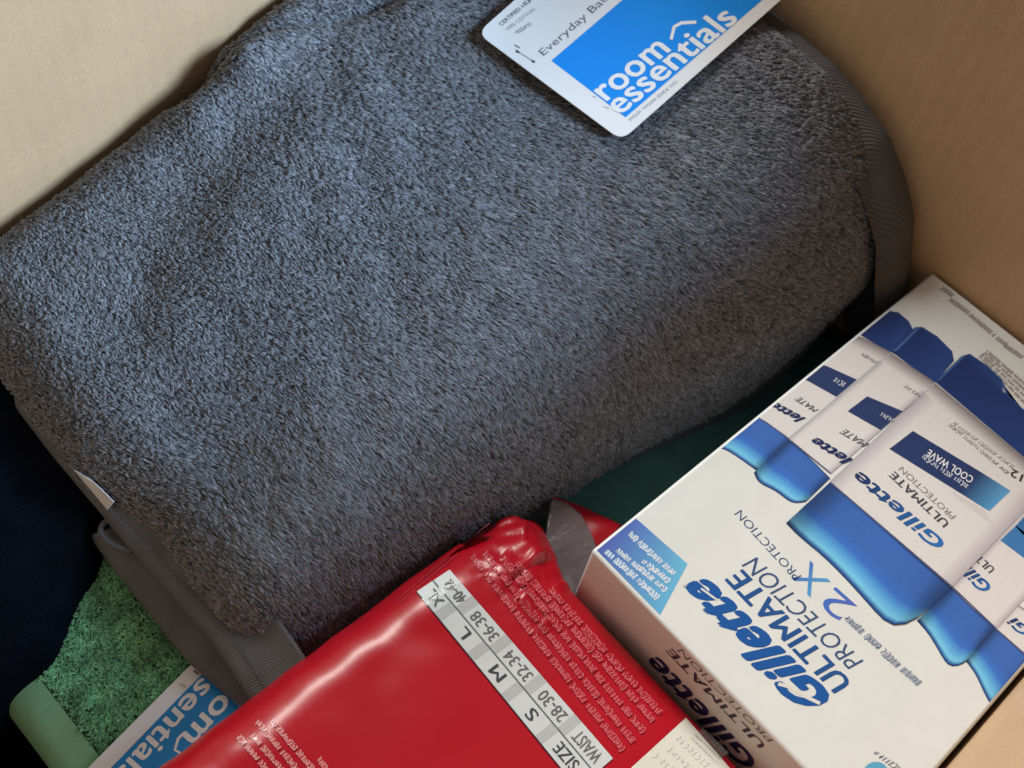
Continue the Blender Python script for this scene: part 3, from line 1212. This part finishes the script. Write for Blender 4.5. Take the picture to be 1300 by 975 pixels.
for k in range(9):                                # fine printed hatching below the band
    a0 = np.array([1210., 624.]) + np.array([6.0, 3.6]) * k * .8
    s3.stroke([a0, a0 + np.array([14, 22]) * (.4 + .07 * k)], .7, lin(170, 172, 178), 6.2)
sticks = []
for pr_, nm in ((s1, 'printed_stick'), (s2, 'printed_stick'), (s3, 'printed_stick'), (s4, 'printed_stick'),
                (s5, 'printed_stick')):
    sticks.append(pr_.build(nm, m_ink, carton))
DKB, MDB = lin(24, 44, 92), lin(40, 110, 185)


def stick_text(i, fn):
    pr = Print(on_top)
    fn(pr)
    pr.build('lettering', m_ink, sticks[i])


def t3(pr):
    pr.text('Gillette', (1204, 690), (1093, 598), (-17, 8), MDB, 7, bold=.032, col2=DKB)
    pr.text('ULTIMATE', (1206, 664), (1136, 598), (-8, 6), lin(70, 72, 84), 7, bold=.018)
    pr.text('PROTECTION', (1214, 655), (1146, 592), (-6, 4.5), lin(120, 122, 130), 7)
    pr.text('COOL WAVE', (1237, 606), (1180, 570), (-5, 8), (.75, .78, .82), 7, bold=.018)
    pr.scribble((1230, 616), (1172, 577), (-3, 5), (.6, .66, .74), 7, wd=1.2, seed=80)
    pr.scribble((1288, 592), (1213, 536), (-4, 3), lin(150, 142, 148), 7, wd=1.0, seed=81)
    pr.scribble((1282, 600), (1208, 538), (-4, 3), lin(130, 122, 128), 7, wd=1.0, seed=82)
    pr.text('12', (1300, 603), (1285, 594), (-4, 9), lin(60, 52, 60), 7, bold=.025)


def t1(pr):
    pr.text('lette', (1024, 531), (985, 510), (-14, 5), DKB, 3, bold=.05)
    pr.text('MATE', (1040, 520), (1016, 504), (-8, 3), lin(90, 90, 100), 3, bold=.014)
    pr.scribble((1074, 487), (1062, 480), (-4, 5), (.6, .64, .72), 3.2, wd=1.2, seed=83)
    pr.scribble((1114, 459), (1096, 448), (-4, 3), lin(120, 112, 118), 3, wd=1.0, seed=84)


def t2(pr):
    pr.text('lette', (1084, 583), (1038, 555), (-15, 6), DKB, 5, bold=.05)
    pr.text('MATE', (1104, 563), (1074, 545), (-9, 4), lin(90, 90, 100), 5, bold=.014)
    pr.scribble((1136, 532), (1116, 522), (-4, 5), (.6, .64, .72), 5.2, wd=1.2, seed=85)
    pr.scribble((1170, 502), (1152, 490), (-4, 3), lin(120, 112, 118), 5, wd=1.0, seed=86)


def t4(pr):
    pr.text('Gill', (1262, 746), (1232, 718), (-16, 7), MDB, 5, bold=.032, col2=DKB)
    pr.text('ULT', (1264, 722), (1244, 704), (-8, 6), lin(70, 72, 84), 5, bold=.018)


def t5(pr):
    pr.text('Gi', (1312, 802), (1290, 784), (-14, 6), MDB, 3, bold=.032, col2=DKB)


for i, fn in ((0, t1), (1, t2), (2, t3), (3, t4), (4, t5)):
    stick_text(i, fn)

pr = Print(on_top)
GB = lin(18, 84, 160)
pr.text('Gillette', (1066, 890), (899, 733), (-52, 12), GB, 1, bold=.06)
pr.stroke([(1041, 893), (1022, 884), (1003, 872), (988, 868)], 4.5, (.68, .69, .67), 2)      # the slash cut
pr.stroke([(911, 762), (897, 752), (890, 747)], 2.5, (.68, .69, .67), 2)
pr.text('ULTIMATE', (1083, 867), (943, 722), (-24, 14), lin(30, 80, 146), 1, bold=.026)
pr.text('PROTECTION', (1097, 839), (961, 707), (-20, 11), lin(60, 84, 128), 1)
pr.text('2', (1089, 770), (1061, 745), (-25, 20), lin(84, 104, 190), 1, bold=.0, col2=lin(60, 110, 200))
pr.text('X', (1055, 739), (1028, 711), (-25, 21), lin(80, 160, 215), 1, bold=.0, col2=lin(70, 110, 190))
pr.scribble((1172, 866), (1126, 826), (-8, 6), lin(84, 100, 128), 1, smear=lin(160, 170, 184), wd=1.2, seed=90)
pr.scribble((1121, 820), (1080, 783), (-8, 6), lin(84, 100, 128), 1, smear=lin(160, 170, 184), wd=1.2, seed=91)
pr.text('PROTECTION', (1018, 731), (941, 647), (-9, 6), lin(70, 88, 124), 1)
pr.stroke([(868, 743), (873, 748)], 2.5, lin(150, 155, 165), 1)
pr.stroke([(871, 741), (875, 746)], 1.2, lin(150, 155, 165), 1)
pr.scribble((1148, 978), (1114, 953), (-7, 4), lin(60, 72, 104), 1, wd=1.3, seed=92)
th = np.linspace(0, 2 * np.pi, 25)[:-1]
pr.poly(np.stack([1112 + 17 * np.cos(th), 984 + 17 * np.sin(th)], -1), lin(90, 165, 205), 1)
GT = lin(128, 124, 128)
for k, (p, e) in enumerate((((1212, 374), (1199, 364)), ((1232, 396), (1208, 378)), ((1247, 409), (1234, 398)),
                            ((1261, 421), (1247, 409)), ((1280, 436), (1262, 423)), ((1300, 452), (1278, 437)))):
    pr.scribble(p, e, (-5, 4), GT, 1, smear=lin(172, 170, 170), wd=1.0, seed=100 + k)
for k in range(4):
    o_ = np.array([-4.6, 4.2]) * k
    pr.scribble(np.array([1318, 500.]) + o_, np.array([1254, 444.]) + o_ * .6, (-3, 2.6), GT, 1, smear=lin(176, 174, 174), wd=.8, seed=110 + k)
pr.build('lettering', m_ink, carton)

pr = Print(on_top)
pr.quad([(803, 654), (873, 716), (838, 781), (756, 697)],
        [lin(76, 104, 190), lin(104, 184, 222), lin(96, 172, 218), lin(74, 92, 178)], 1)
patch = pr.build('blue_patch', m_ink, carton)
pr = Print(on_top)
WT = (.78, .82, .86)
for k, (p, e) in enumerate((((838, 757), (772, 697)), ((848, 747), (786, 696)), ((852, 736), (822, 712)),
                            ((858, 726), (802, 675)))):
    pr.scribble(p, e, (-6, 5), WT, 2, smear=lin(140, 180, 225), wd=1.5, seed=120 + k, dens=1.1)
pr.build('lettering', m_ink, patch)

pr = Print(on_side)
pr.text('Gillette', (966, 971), (836, 833), (-25, 5), lin(34, 46, 92), 1, bold=.036)
pr.text('ULTIMATE', (973, 947), (853, 823), (-9, 3), lin(60, 58, 84), 1, bold=.026)
pr.text('PROTECTION', (982, 940), (866, 824), (-7, 2), lin(96, 88, 104), 1)
pr.build('side_lettering', m_ink, carton)
